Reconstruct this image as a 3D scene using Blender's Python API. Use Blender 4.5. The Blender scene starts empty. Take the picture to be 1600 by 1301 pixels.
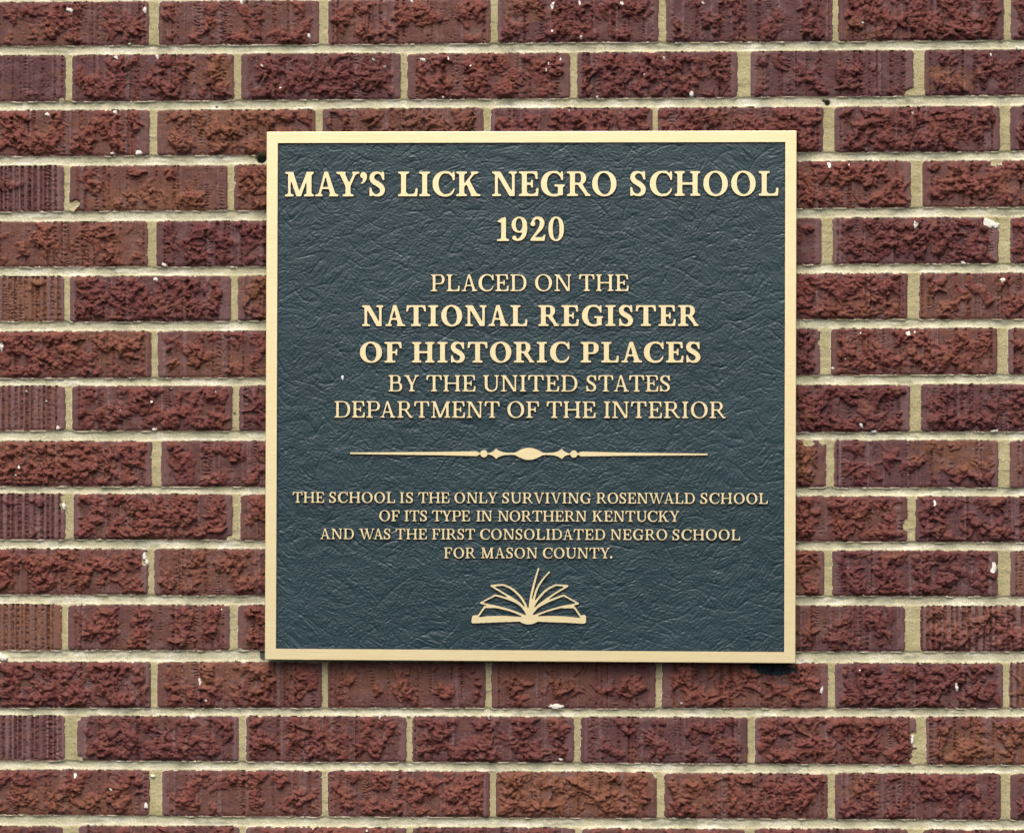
import bpy, bmesh, math
import numpy as np
from mathutils import Matrix, Vector

scene = bpy.context.scene
COL = scene.collection

# ---------------------------------------------------------------- camera
PW, PH = 1600, 1301                      # size of the photograph the survey was taken from
CAM = np.array([0.1527, -3.4812, -0.0499]); YAW, PITCH, ROLL = 0.0498893, 0.0073667, 0.0029859
FPX = 4551.37
cd = bpy.data.cameras.new('camera'); cam = bpy.data.objects.new('camera', cd); COL.objects.link(cam)
cd.sensor_fit = 'HORIZONTAL'; cd.sensor_width = 36; cd.lens = FPX/PW*36; cd.clip_start = .05; cd.clip_end = 500
cam.matrix_world = Matrix.Translation(Vector(CAM)) @ (Matrix.Rotation(YAW, 4, 'Z') @ Matrix.Rotation(math.pi/2+PITCH, 4, 'X') @ Matrix.Rotation(ROLL, 4, 'Z'))
scene.camera = cam

# ---------------------------------------------------------------- light: bright overcast daylight from above
SUN_EL, SUN_ROT = math.radians(58), math.radians(188)
w = bpy.data.worlds.new("World"); scene.world = w; w.use_nodes = True
nt = w.node_tree; bg = nt.nodes['Background']; sk = nt.nodes.new('ShaderNodeTexSky'); sk.sky_type = 'NISHITA'
sk.sun_disc = False; sk.sun_elevation = SUN_EL; sk.sun_rotation = SUN_ROT
sk.air_density = 1.0; sk.dust_density = 6.0; sk.ozone_density = 1.0
nt.links.new(sk.outputs[0], bg.inputs[0]); bg.inputs[1].default_value = 0.148
sl = bpy.data.lights.new('sun', 'SUN'); sun = bpy.data.objects.new('sun', sl); COL.objects.link(sun)
sl.energy = 1.25; sl.angle = math.radians(55); sl.color = (1.0, .95, .87)
SUN_DIR = Vector((-.14, -.58, .86)).normalized()      # towards the light
sun.rotation_euler = SUN_DIR.to_track_quat('Z', 'Y').to_euler(); sun.location = SUN_DIR*5
vs = scene.view_settings; vs.view_transform = 'Standard'; vs.look = 'None'; vs.gamma = 1; vs.use_curve_mapping = False
vs.exposure = 0.6

# ---------------------------------------------------------------- survey: photograph pixel -> point on a plane y = const
CM = np.array((Matrix.Rotation(YAW, 3, 'Z') @ Matrix.Rotation(math.pi/2+PITCH, 3, 'X') @ Matrix.Rotation(ROLL, 3, 'Z')))
def at(px, py, y):
    px = np.asarray(px, np.float64); py = np.asarray(py, np.float64)
    dx, dy, dz = (px-PW/2)/FPX, -(py-PH/2)/FPX, -1.0
    vx = CM[0,0]*dx+CM[0,1]*dy+CM[0,2]*dz; vy = CM[1,0]*dx+CM[1,1]*dy+CM[1,2]*dz; vz = CM[2,0]*dx+CM[2,1]*dy+CM[2,2]*dz
    t = (y-CAM[1])/vy
    return CAM[0]+vx*t, CAM[2]+vz*t
PX = 0.000769                            # one photograph pixel on the wall, metres
WALL_Y = 0.016                           # face of the brickwork; the plaque front is y = 0

# ---------------------------------------------------------------- helpers
rng = np.random.default_rng(7)
_perm = np.random.default_rng(3).permutation(256); PERM = np.concatenate([_perm, _perm]).astype(np.int32)
_ang = np.linspace(0, 2*np.pi, 256, endpoint=False); GRX = np.cos(_ang).astype(np.float32); GRY = np.sin(_ang).astype(np.float32)
def gn(x, y, seed=0):                    # gradient noise, about -0.7..0.7
    x = np.asarray(x, np.float32)+seed*17.31; y = np.asarray(y, np.float32)+seed*9.77
    xi = np.floor(x).astype(np.int32); yi = np.floor(y).astype(np.int32); fx = x-xi; fy = y-yi
    u = fx*fx*fx*(fx*(fx*6-15)+10); v = fy*fy*fy*(fy*(fy*6-15)+10); xi &= 255; yi &= 255; x1 = (xi+1)&255; y1 = (yi+1)&255
    def g(a, b, p, q): h = PERM[PERM[a]+b]; return GRX[h]*p+GRY[h]*q
    n0 = g(xi, yi, fx, fy); n1 = g(x1, yi, fx-1, fy); n2 = g(xi, y1, fx, fy-1); n3 = g(x1, y1, fx-1, fy-1)
    a = n0+u*(n1-n0); b = n2+u*(n3-n2); return a+v*(b-a)
def sst(a, b, x): t = np.clip((x-a)/(b-a), 0, 1); return t*t*(3-2*t)

def link(name, me, mats, parent=None):
    o = bpy.data.objects.new(name, me); COL.objects.link(o)
    for m in mats: me.materials.append(m)
    if parent: o.parent = parent
    return o
def thing(name, label, cat, loc=(0,0,0)):
    o = bpy.data.objects.new(name, None); COL.objects.link(o); o.location = loc; o.empty_display_size = .05
    o['label'] = label; o['category'] = cat; return o
def grid_mesh(name, co, quads, attrs=None, smooth=True):
    me = bpy.data.meshes.new(name); n = len(quads)
    me.vertices.add(len(co)); me.vertices.foreach_set('co', np.ascontiguousarray(co, np.float32).ravel())
    me.loops.add(n*4); me.loops.foreach_set('vertex_index', np.ascontiguousarray(quads, np.int32).ravel())
    me.polygons.add(n); me.polygons.foreach_set('loop_start', np.arange(0, n*4, 4, dtype=np.int32))
    me.update(calc_edges=True)
    me.polygons.foreach_set('use_smooth', np.full(n, smooth))
    for k, v in (attrs or {}).items():
        a = me.attributes.new(k, 'FLOAT_COLOR', 'POINT'); a.data.foreach_set('color', np.ascontiguousarray(v, np.float32).ravel())
    me.update(); return me

# ---------------------------------------------------------------- materials
class NT:
    def __init__(s, name):
        s.m = bpy.data.materials.new(name); s.m.use_nodes = True; s.t = s.m.node_tree; s.b = s.t.nodes['Principled BSDF']
    def n(s, kind, **kw):
        o = s.t.nodes.new(kind)
        for k, v in kw.items():
            if k.startswith('i_'): o.inputs[k[2:].replace('_', ' ')].default_value = v
            else: setattr(o, k, v)
        return o
    def l(s, a, b): s.t.links.new(a, b)
    def coord(s, sc=(1,1,1), rot=(0,0,0)):
        c = s.n('ShaderNodeTexCoord'); mp = s.n('ShaderNodeMapping'); mp.inputs['Scale'].default_value = sc; mp.inputs['Rotation'].default_value = rot
        s.l(c.outputs['Object'], mp.inputs['Vector']); return mp.outputs[0]
    def noise(s, vec, scale, det=4, rough=.55):
        o = s.n('ShaderNodeTexNoise'); o.inputs['Scale'].default_value = scale; o.inputs['Detail'].default_value = det; o.inputs['Roughness'].default_value = rough
        s.l(vec, o.inputs['Vector']); return o.outputs['Fac']
    def ramp(s, fac, stops):
        o = s.n('ShaderNodeValToRGB'); e = o.color_ramp.elements
        while len(e) < len(stops): e.new(.5)
        for el, (p, c) in zip(e, stops): el.position = p; el.color = (*c, 1) if len(c) == 3 else c
        s.l(fac, o.inputs[0]); return o.outputs[0]
    def mix(s, fac, a, b, mode='MIX'):
        o = s.n('ShaderNodeMix', data_type='RGBA', blend_type=mode)
        for i, v in ((0, fac), (6, a), (7, b)):
            if isinstance(v, (int, float)): o.inputs[i].default_value = v
            elif isinstance(v, tuple): o.inputs[i].default_value = (*v, 1)
            else: s.l(v, o.inputs[i])
        return o.outputs[2]
    def bump(s, h, strength, dist):
        o = s.n('ShaderNodeBump'); o.inputs['Strength'].default_value = strength; o.inputs['Distance'].default_value = dist
        s.l(h, o.inputs['Height']); s.l(o.outputs[0], s.b.inputs['Normal']); return o
    def map(s, v, a, b, c, d):
        o = s.n('ShaderNodeMapRange'); o.inputs[1].default_value = a; o.inputs[2].default_value = b; o.inputs[3].default_value = c; o.inputs[4].default_value = d
        s.l(v, o.inputs[0]); return o.outputs[0]

def m_brick():
    s = NT('fired_clay'); a = s.n('ShaderNodeAttribute', attribute_name='pig'); sp = s.n('ShaderNodeSeparateColor'); s.l(a.outputs['Color'], sp.inputs[0])
    lump, orange, tone = sp.outputs[0], sp.outputs[1], sp.outputs[2]; grey = a.outputs['Alpha']
    v = s.coord(); n1 = s.noise(v, 55, 5); n2 = s.noise(v, 900, 3); nv = s.noise(s.coord((1, 1, .06)), 700, 3)
    skin = s.ramp(tone, [(0, (.095,.044,.046)), (.5, (.113,.049,.045)), (1, (.140,.062,.049))])
    clay = s.ramp(tone, [(0, (.112,.036,.034)), (.5, (.138,.043,.036)), (1, (.168,.055,.040))])
    c = s.mix(lump, skin, clay)
    oc = s.ramp(n1, [(.3, (.170,.076,.036)), (.7, (.235,.105,.052))])
    c = s.mix(orange, c, oc)
    c = s.mix(grey, c, (.180,.105,.103))
    c = s.mix(s.map(n1, .35, .7, .0, .30), c, s.mix(.5, c, (.075,.040,.036)))
    c = s.mix(1.0, c, s.ramp(n2, [(.25, (.80,.80,.80)), (.75, (1.14,1.12,1.10))]), 'MULTIPLY')
    c = s.mix(s.map(grey, -.7, -.15, 1, 0), c, (.012,.020,.024))
    c = s.mix(1.0, c, s.ramp(nv, [(.3, (.86,.86,.86)), (.7, (1.10,1.10,1.10))]), 'MULTIPLY')
    s.l(c, s.b.inputs['Base Color']); s.b.inputs['Roughness'].default_value = .72; s.b.inputs['Specular IOR Level'].default_value = .18
    s.bump(n2, .35, .0007); return s.m

def m_mortar():
    s = NT('lime_mortar'); a = s.n('ShaderNodeAttribute', attribute_name='pig'); sp = s.n('ShaderNodeSeparateColor'); s.l(a.outputs['Color'], sp.inputs[0])
    bed, dirt_dark, pale = sp.outputs[0], sp.outputs[1], sp.outputs[2]
    v = s.coord(); n1 = s.noise(v, 28, 5); n2 = s.noise(v, 800, 4, .7); n3 = s.noise(v, 300, 4, .7)
    head = s.ramp(n1, [(.3, (.33,.295,.155)), (.7, (.45,.405,.24))]); bedc = s.ramp(n1, [(.28, (.37,.358,.25)), (.5, (.50,.478,.335)), (.72, (.66,.64,.52))])
    c = s.mix(bed, head, bedc)
    c = s.mix(pale, c, (.72,.70,.60))
    c = s.mix(dirt_dark, c, (.075,.085,.07))  # stain, joint band, pits, sealant, and shade painted inside holes
    c = s.mix(1.0, c, s.ramp(n2, [(.30, (.50,.50,.46)), (.48, (.97,.97,.96)), (.70, (1.25,1.25,1.22))]), 'MULTIPLY')
    c = s.mix(s.map(n3, .62, .74, 0, .55), c, (.20,.19,.14))
    s.l(c, s.b.inputs['Base Color']); s.b.inputs['Roughness'].default_value = .92; s.b.inputs['Specular IOR Level'].default_value = .2
    s.bump(n2, .6, .0008); return s.m

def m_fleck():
    s = NT('white_splash_and_glint'); v = s.coord(); n = s.noise(v, 500, 3)
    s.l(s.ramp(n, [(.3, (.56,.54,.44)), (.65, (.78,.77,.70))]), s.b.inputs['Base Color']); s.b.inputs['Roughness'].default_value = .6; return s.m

def m_brass():
    s = NT('brushed_bronze'); v = s.coord((1.2, 1, 60)); n = s.noise(v, 22, 5, .65); nf = s.noise(s.coord((3, 1, 120)), 60, 3); big = s.noise(s.coord(), 7, 3)
    c = s.ramp(n, [(.25, (.83,.69,.38)), (.5, (.89,.765,.455)), (.75, (.95,.845,.55))])
    c = s.mix(s.map(big, .45, .75, 0, .35), c, (.90,.73,.38))
    s.l(c, s.b.inputs['Base Color']); s.b.inputs['Metallic'].default_value = .72
    s.l(s.map(nf, .3, .7, .40, .55), s.b.inputs['Roughness']); s.bump(nf, .12, .0002); return s.m

def m_side():
    s = NT('dark_patina'); v = s.coord(); n = s.noise(v, 90, 4)
    s.l(s.ramp(n, [(.3, (.012,.014,.014)), (.7, (.03,.03,.028))]), s.b.inputs['Base Color']); s.b.inputs['Roughness'].default_value = .55; return s.m

def m_field():
    s = NT('dark_green_enamel'); v = s.coord(); n = s.noise(v, 9, 4); n2 = s.noise(v, 1400, 2)
    s.l(s.ramp(n, [(.3, (.0095,.029,.037)), (.7, (.015,.039,.048))]), s.b.inputs['Base Color']); s.b.inputs['Roughness'].default_value = .35
    s.b.inputs['Specular IOR Level'].default_value = .62; s.bump(n2, .15, .0003); return s.m
def m_plain(name, col, rough):
    s = NT(name); n = s.noise(s.coord(), 200, 3); s.l(s.ramp(n, [(.3, tuple(x*.7 for x in col)), (.7, col)]), s.b.inputs['Base Color']); s.b.inputs['Roughness'].default_value = rough; return s.m
BRICK, MORTAR, FLECK, BRASS, SIDE, FIELD = m_brick(), m_mortar(), m_fleck(), m_brass(), m_side(), m_field()
WHITE = m_plain('plain_white', (.85,.87,.88), .4)
STEP, FSTEP = 1.1, 1.0
# ---------------------------------------------------------------- lettering
# Roman capitals drawn as filled shapes on a small mask, softened and traced.
RES = 130; GX0, GY0, GX1, GY1 = -0.15, -0.15, 1.75, 1.2
GW, GH = int((GX1-GX0)*RES), int((GY1-GY0)*RES)
GXX = (np.arange(GW)+.5)/RES+GX0; GYY = (np.arange(GH)+.5)/RES+GY0

def set_res(r):
    global RES, GW, GH, GXX, GYY
    RES = r; GW, GH = int((GX1-GX0)*RES), int((GY1-GY0)*RES)
    GXX = (np.arange(GW)+.5)/RES+GX0; GYY = (np.arange(GH)+.5)/RES+GY0

class Mask:
    def __init__(s): s.m = np.zeros((GH, GW), bool)
    def _win(s, x0, y0, x1, y1):
        i0 = max(0, int((x0-GX0)*RES)-1); i1 = min(GW, int((x1-GX0)*RES)+2)
        j0 = max(0, int((y0-GY0)*RES)-1); j1 = min(GH, int((y1-GY0)*RES)+2)
        return slice(j0, j1), slice(i0, i1)
    def put(s, win, val, add=True):
        if add: s.m[win] |= val
        else: s.m[win] &= ~val
    def poly(s, pts, add=True):
        p = np.array(pts, float); w = s._win(p[:,0].min(), p[:,1].min(), p[:,0].max(), p[:,1].max())
        X, Y = np.meshgrid(GXX[w[1]], GYY[w[0]]); ins = np.zeros(X.shape, bool)
        for (xa, ya), (xb, yb) in zip(p, np.roll(p, -1, 0)):
            if ya == yb: continue
            ins ^= ((ya > Y) != (yb > Y)) & (X < (xb-xa)*(Y-ya)/(yb-ya)+xa)
        s.put(w, ins, add)
    def rect(s, x0, y0, x1, y1, add=True): s.poly([(x0,y0),(x1,y0),(x1,y1),(x0,y1)], add)
    def ell(s, cx, cy, rx, ry, add=True, p=2.0, half=None, tilt=0):
        w = s._win(cx-rx, cy-ry, cx+rx, cy+ry); X, Y = np.meshgrid(GXX[w[1]], GYY[w[0]])
        v = (np.abs((X-cx+tilt*(Y-cy))/rx)**p+np.abs((Y-cy)/ry)**p) < 1
        if half == 'r': v &= X >= cx
        s.put(w, v, add)
    def brush(s, pts, add=True):                       # pts: x, y, radius; smooth path
        P = spline(np.array(pts, float), 14)
        for x, y, r in P:
            w = s._win(x-r, y-r, x+r, y+r); X, Y = np.meshgrid(GXX[w[1]], GYY[w[0]])
            s.put(w, (X-x)**2+(Y-y)**2 < r*r, add)

def spline(P, n):
    out = []
    Q = np.vstack([2*P[0]-P[1], P, 2*P[-1]-P[-2]])
    for i in range(1, len(Q)-2):
        a, b, c, d = Q[i-1:i+3]
        for k in range(n):
            t = k/n
            out.append(.5*(2*b+(c-a)*t+(2*a-5*b+4*c-d)*t*t+(3*b-a-3*c+d)*t**3))
    out.append(P[-1]); return np.array(out)

def serif(g, x0, x1, base, up, l0, l1, s, br=.07):     # slab under a stem x0..x1 with hollow brackets
    d = 1 if up else -1
    g.rect(x0-l0, min(base, base+d*s), x1+l1, max(base, base+d*s))
    for xe, l, sg in ((x0, l0, -1), (x1, l1, 1)):
        if l <= 0: continue
        e = min(l*.8, br); c = []
        for k in range(7):
            t = k/6*math.pi/2
            c.append((xe+sg*e*(1-math.sin(t)), base+d*(s+br*(1-math.cos(t)))))
        g.poly([(xe-sg*.02, base+d*s*.5), (xe+sg*e, base+d*s*.5)]+c+[(xe-sg*.02, base+d*(s+br))])

def wedge(g, xt, y, h, s, sg, slope=.05, wd=.075):      # beak at the end of an arm: sg -1 hangs down, +1 stands up
    g.poly([(xt-wd, y+sg*h), (xt+slope*.5, y+sg*h), (xt, y), (xt-.22, y), (xt-.22, y+sg*s*.9),
            (xt-wd-.045, y+sg*(s+.035)), (xt-wd-.012, y+sg*(s+.10))])

def glyph(ch, w, t, s, L):
    g = Mask(); E = lambda a, b, th0, th1=None: g.poly([(a[0], a[1]), (a[0]+th0, a[1]), (b[0]+(th0 if th1 is None else th1), b[1]), (b[0], b[1])])
    o = .018
    if ch == 'I':
        W = w+2*L; g.rect(L, 0, L+w, 1); serif(g, L, L+w, 0, 1, L, L, s); serif(g, L, L+w, 1, 0, L, L, s)
    elif ch == 'H':
        W = 1.04
        for x in (L*.85, W-L*.85-w):
            g.rect(x, 0, x+w, 1); serif(g, x, x+w, 0, 1, L*.85, L*.85, s); serif(g, x, x+w, 1, 0, L*.85, L*.85, s)
        g.rect(L, .5-t*.5, W-L-w+.02, .5+t*.55)
    elif ch in 'LEF':
        W = {'L': .80, 'E': .80, 'F': .78}[ch]; x = L; g.rect(x, 0, x+w, 1)
        if ch == 'L': serif(g, x, x+w, 1, 0, L, L, s); serif(g, x, x+w, 0, 1, L, 0, s)
        else:
            serif(g, x, x+w, 1, 0, L, 0, s); g.rect(x, 1-s, .74, 1); wedge(g, .75, 1, .31, s, -1)
            g.rect(x, .5-t*.5, .53, .5+t*.5)
            g.poly([(.50,.66),(.575,.66),(.575,.34),(.50,.34),(.485,.44),(.44,.46),(.44,.54),(.485,.56)])
            serif(g, x, x+w, 0, 1, L, 0 if ch == 'E' else L*1.15, s)
        if ch in 'LE':
            g.rect(x, 0, W-.03, s*1.05); wedge(g, W-.02, 0, .33, s*1.05, 1, slope=.06)
            g.poly([(x+w-.02, 0), (x+w+.09, s), (x+w, s+.09), (x+w-.02, s+.09)])
    elif ch == 'T':
        W = .93; x = W/2-w/2; g.rect(x, 0, x+w, 1); serif(g, x, x+w, 0, 1, L*1.05, L*1.05, s)
        g.rect(.03, 1-s, W-.03, 1); wedge(g, W-.02, 1, .30, s, -1, slope=.05)
        h, wd, xt = .30, .075, .02
        g.poly([(xt+wd, 1-h), (xt-.025, 1-h), (xt, 1), (xt+.22, 1), (xt+.22, 1-s*.9), (xt+wd+.045, 1-s-.035), (xt+wd+.012, 1-s-.10)])
    elif ch == 'N':
        W = 1.0; tt = t*1.25; x = .115; xr = .80
        g.rect(x, 0, x+tt, 1); serif(g, x, x+tt, 0, 1, .115, .13, s)
        g.rect(xr, .02, xr+tt, 1); serif(g, xr, xr+tt, 1, 0, .13, .085, s)
        g.rect(0, 1-s, .2, 1); g.poly([(.115,1),(.115+w*1.06,1),(xr+tt,0),(xr-w*.55+.02,0)])
        g.poly([(.05,1-s),(.115,1-s-.05),(.115,1-s),(.13,1-.01)])
    elif ch == 'M':
        W = 1.19; tt = t*1.2; x = .125; vx = .57; xr = W-.10-w
        g.rect(x, 0, x+tt, 1); serif(g, x, x+tt, 0, 1, .125, .12, s)
        g.rect(xr, 0, xr+w, 1); serif(g, xr, xr+w, 0, 1, .11, .10, s); g.rect(xr, 1-s, W-.01, 1)
        g.rect(.01, 1-s, .2, 1); g.poly([(.125,1),(.125+w*1.05,1),(vx+w*.42,0),(vx-w*.5,0)])
        g.poly([(xr+.01,1),(xr+t,1-.12),(vx+w*.42,0),(vx-.05,.06)])
        g.poly([(xr+w-.02,1-s-.07),(xr+w+.06,1-s),(xr+w-.02,1-s)])
    elif ch == 'A':
        W = .96; ap = .46; b0 = .12; b1 = .86-w*1.05
        g.poly([(b0,0),(b0+t*1.05,0),(ap+.03,1+o*.6),(ap-w*.36,1+o*.6)]); g.poly([(b1,0),(b1+w*1.08,0),(ap+w*.36,1+o*.6),(ap-w*.36,1+o*.6)])
        g.rect(.27, .30, .62, .30+t*.9)
        serif(g, b0+.01, b0+t, 0, 1, .12, .10, s, .05); serif(g, b1+.02, b1+w*1.05, 0, 1, .09, W-(b1+w*1.05), s, .05)
    elif ch == 'V':
        W = .98; bt = .52
        g.poly([(.10,1),(.10+w*1.08,1),(bt+w*.30,0-o*.6),(bt-w*.38,0-o*.6)]); g.poly([(.78,1),(.78+t*1.1,1),(bt+w*.30,-o*.6),(bt-.04,-o*.6)])
        serif(g, .11, .10+w*1.03, 1, 0, .11, .09, s, .05); serif(g, .78, .78+t, 1, 0, .10, .10, s, .05)
    elif ch == 'W':
        W = 1.46
        for bx, tl, tr in ((.50,.10,.70),(1.0,.60,1.28)):
            g.poly([(tl,1),(tl+w*1.05,1),(bx+w*.26,-o*.6),(bx-w*.36,-o*.6)]); g.poly([(tr,1),(tr+t*1.1,1),(bx+w*.26,-o*.6),(bx-.03,-o*.6)])
        serif(g, .11, .10+w, 1, 0, .11, .09, s, .05); serif(g, .61, .60+w, 1, 0, .10, .08, s, .05); serif(g, 1.28, 1.28+t, 1, 0, .09, .10, s, .05)
    elif ch == 'Y':
        W = .93; x = .46-w/2+.02
        g.rect(x, 0, x+w, .46); serif(g, x, x+w, 0, 1, L*1.02, L*1.02, s)
        g.poly([(.09,1),(.09+w*1.1,1),(x+w*.95,.44),(x+w*.6,.34),(x,.40)]); g.poly([(.73,1),(.73+t*1.15,1),(x+w,.42),(x+w*.35,.40)])
        serif(g, .10, .09+w*1.05, 1, 0, .10, .08, s, .05); serif(g, .74, .73+t, 1, 0, .10, .12, s, .05)
    elif ch == 'K':
        W = 1.0; x = L; g.rect(x, 0, x+w, 1); serif(g, x, x+w, 0, 1, L, L*.95, s); serif(g, x, x+w, 1, 0, L, L*.95, s)
        g.poly([(x+w-.01,.36),(x+w-.01,.50),(.70,1),(.70+t*1.3,1)]); serif(g, .72, .70+t, 1, 0, .13, .11, s, .05)
        g.poly([(.38,.56),(.38+w*.75,.66),(.89,0),(.89-w*1.25,0)]); serif(g, .89-w*1.15, .87, 0, 1, .06, .12, s, .05)
    elif ch in 'PRBD':
        x = L; W = {'P': .83, 'R': .96, 'B': .86, 'D': .97}[ch]
        def bowl(y0, y1, xr, k, t0=t, t1=t):
            cy = (y0+y1)/2; ry = (y1-y0)/2; rx = min(xr-x-w, ry*k)*1.0; cx = xr-rx
            g.rect(x, y0, cx, y1); g.ell(cx, cy, rx, ry, p=2.15, half='r')
            irx = max(rx-w*1.0, .05); icx = cx
            g.rect(x+w, y0+t0, icx, y1-t1, False); g.ell(icx, (y0+t0+y1-t1)/2, irx, ry-(t0+t1)/2, False, p=2.1, half='r')
        if ch == 'P': bowl(.41, 1, .83, 1.0, t*.9, s)
        if ch == 'R': bowl(.46, 1, .78, 1.0, t*.9, s)
        if ch == 'B': bowl(.50, 1, .76, 1.0, t*.9, s); g2 = g.m.copy(); g.m[:] = False; bowl(0, .56, .85, 1.0, s, t*.9); g.m |= g2
        if ch == 'D': bowl(0, 1, .97, .92, s, s)
        g.rect(x, 0, x+w, 1); serif(g, x, x+w, 1, 0, L, 0, s); serif(g, x, x+w, 0, 1, L, L*1.1 if ch in 'PR' else 0, s)
        if ch == 'R':
            g.poly([(.40,.50),(.40+w*1.05,.50),(.78+w*.35,.12),(.93,s*.9),(.955,s*.8),(.955,0),(.955-w*1.05,0),(.72,.07)])
    elif ch == 'U':
        W = .95; xr = .77; tt = t*1.2; x = .10
        g.rect(x, .35, x+w, 1); serif(g, x, x+w, 1, 0, .10, .10, s); g.rect(xr, .35, xr+tt, 1); serif(g, xr, xr+tt, 1, 0, .11, W-xr-tt, s)
        cx = (x+xr+tt)/2; m0 = g.m.copy(); g.m[:] = False
        g.ell(cx, .36, (xr+tt-x)/2, .36+o, p=2.2); ix0, ix1 = x+w, xr
        g.ell((ix0+ix1)/2, .40, (ix1-ix0)/2, .40-t*1.0, False, p=2.2); g.rect(0, .36, 1.2, 1.1, False); g.m |= m0
    elif ch == 'O':
        W = 1.0; g.ell(.5, .5, .5, .5+o, p=2.08); g.ell(.5, .5, .5-w*1.12, .5+o-t*.85, False, p=2.05, tilt=.05)
    elif ch in 'CG':
        W = .91 if ch == 'C' else .98
        g.ell(.5, .5, .5, .5+o, p=2.06); g.ell(.535, .505, .5-w*1.05, .5+o-t*.95, False, p=2.05)
        g.rect(.60, .10, 1.2, .885, False); g.rect(.66, -.1, 1.2, 1.1, False)
        g.brush([(.56,1+o-t*.52,t*.52),(.66,.965,t*.52),(.75,.90,t*.5),(.82,.80,t*.4),(.865,.69,.035)])
        g.poly([(.835,1.0),(.905,1.0),(.915,.64),(.84,.64),(.80,.80),(.80,.90)])
        if ch == 'C':
            g.brush([(.54,-o+t*.55,t*.55),(.66,.045,t*.53),(.77,.11,t*.5),(.84,.20,t*.42),(.885,.30,.025)])
        else:
            g.rect(.77-w*.45+.02, .03, .77+w*.55+.02, .40); g.rect(.56, .40-s*.2, .98, .40+s*.85)
            g.brush([(.54,-o+t*.55,t*.55),(.65,.035,t*.55),(.76,.075,t*.55)])
    elif ch == 'S':
        W = .68; r = w*.5
        g.brush([(.57,.80,t*.35),(.49,.91,t*.48),(.34,.965,t*.5),(.17,.90,r*.78),(.115,.75,r*.95),(.19,.61,r*1.02),(.36,.50,r*1.05),(.50,.39,r*1.02),(.555,.25,r*.97),(.49,.10,r*.8),(.33,.035,t*.52),(.18,.08,t*.5),(.10,.20,t*.36)])
        g.poly([(.54,1.0),(.62,1.0),(.635,.66),(.56,.66),(.50,.82),(.45,.92)])
        g.poly([(.02,.0),(.10,.0),(.22,.07),(.14,.18),(.095,.36),(.015,.36)])
    elif ch == '1':
        W = .50; x = .17; g.rect(x, 0, x+w, .98); serif(g, x, x+w, 0, 1, .17, .13, s); g.poly([(.02,.86),(.02,.80),(.20,.76),(.22,.9),(x+w,1.01),(x+w-.05,1.01)])
    elif ch == '0':
        W = .66; g.ell(.33, .5, .33, .5+o, p=2.2); g.ell(.33, .5, .33-w*.92, .5+o-t*.75, False, p=2.2)
    elif ch == '9':
        W = .66; r = w*.5
        g.ell(.33, .68, .33, .32+o, p=2.1); g.ell(.32, .685, .33-w*.92, .32+o-t*.75, False, p=2.1)
        g.brush([(.56,.70,r*.9),(.565,.50,r*.95),(.52,.26,r*.9),(.40,.10,r*.7),(.24,.045,t*.5),(.13,.08,t*.55)])
        g.ell(.12, .13, .095, .095)
    elif ch == '2':
        W = .67; r = w*.5
        g.brush([(.12,.80,t*.55),(.20,.93,t*.6),(.34,.965,t*.6),(.48,.89,r*.85),(.52,.73,r*.97),(.46,.55,r*.85),(.32,.36,r*.6),(.17,.18,t*.55),(.08,.06,t*.5)])
        g.ell(.13, .72, .105, .105); g.poly([(.03,0),(.62,0),(.665,.26),(.60,.27),(.55,.17),(.47,.15),(.14,.15),(.03,.08)])
    elif ch == "'":
        W = .30; g.ell(.14, .86, .135, .135); g.brush([(.18,.86,.10),(.20,.76,.085),(.17,.64,.06),(.10,.55,.035),(.05,.53,.025)])
    elif ch == '.':
        W = .26; g.ell(.13, .11, .115, .125)
    return g.m, W

def gauss(m, sg):
    k = int(3*sg)+1; x = np.arange(-k, k+1); ker = np.exp(-x*x/(2*sg*sg)); ker /= ker.sum()
    p = np.pad(m, ((k,k),(0,0)), mode='edge'); m = sum(ker[i]*p[i:i+m.shape[0]] for i in range(2*k+1))
    p = np.pad(m, ((0,0),(k,k)), mode='edge'); return sum(ker[i]*p[:, i:i+m.shape[1]] for i in range(2*k+1))

def contours(f, lev=.5):                               # marching squares -> closed loops of (col,row)
    a = f >= lev; nxt = {}
    H_, W_ = f.shape
    idx = a[:-1,:-1]*1+a[:-1,1:]*2+a[1:,1:]*4+a[1:,:-1]*8
    J, I = np.nonzero((idx > 0) & (idx < 15))
    T = {1:[(3,0)],2:[(0,1)],3:[(3,1)],4:[(1,2)],5:[(3,2),(1,0)],6:[(0,2)],7:[(3,2)],8:[(2,3)],9:[(2,0)],10:[(0,3),(2,1)],11:[(2,1)],12:[(1,3)],13:[(1,0)],14:[(0,3)]}
    pos = {}
    def edge(j, i, e):
        if e == 0: k = (j,i,0); p, q = f[j,i], f[j,i+1]; xy = lambda u: (i+u, j)
        elif e == 1: k = (j,i+1,1); p, q = f[j,i+1], f[j+1,i+1]; xy = lambda u: (i+1, j+u)
        elif e == 2: k = (j+1,i,0); p, q = f[j+1,i], f[j+1,i+1]; xy = lambda u: (i+u, j+1)
        else: k = (j,i,1); p, q = f[j,i], f[j+1,i]; xy = lambda u: (i, j+u)
        if k not in pos: pos[k] = xy((lev-p)/(q-p))
        return k
    for j, i in zip(J, I):
        for a0, b0 in T[int(idx[j,i])]: nxt[edge(j,i,a0)] = edge(j,i,b0)
    loops = []
    while nxt:
        k0, k = nxt.popitem(); lp = [pos[k0]]
        while k != k0: lp.append(pos[k]); k = nxt.pop(k)
        loops.append(np.array(lp))
    return loops

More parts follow.
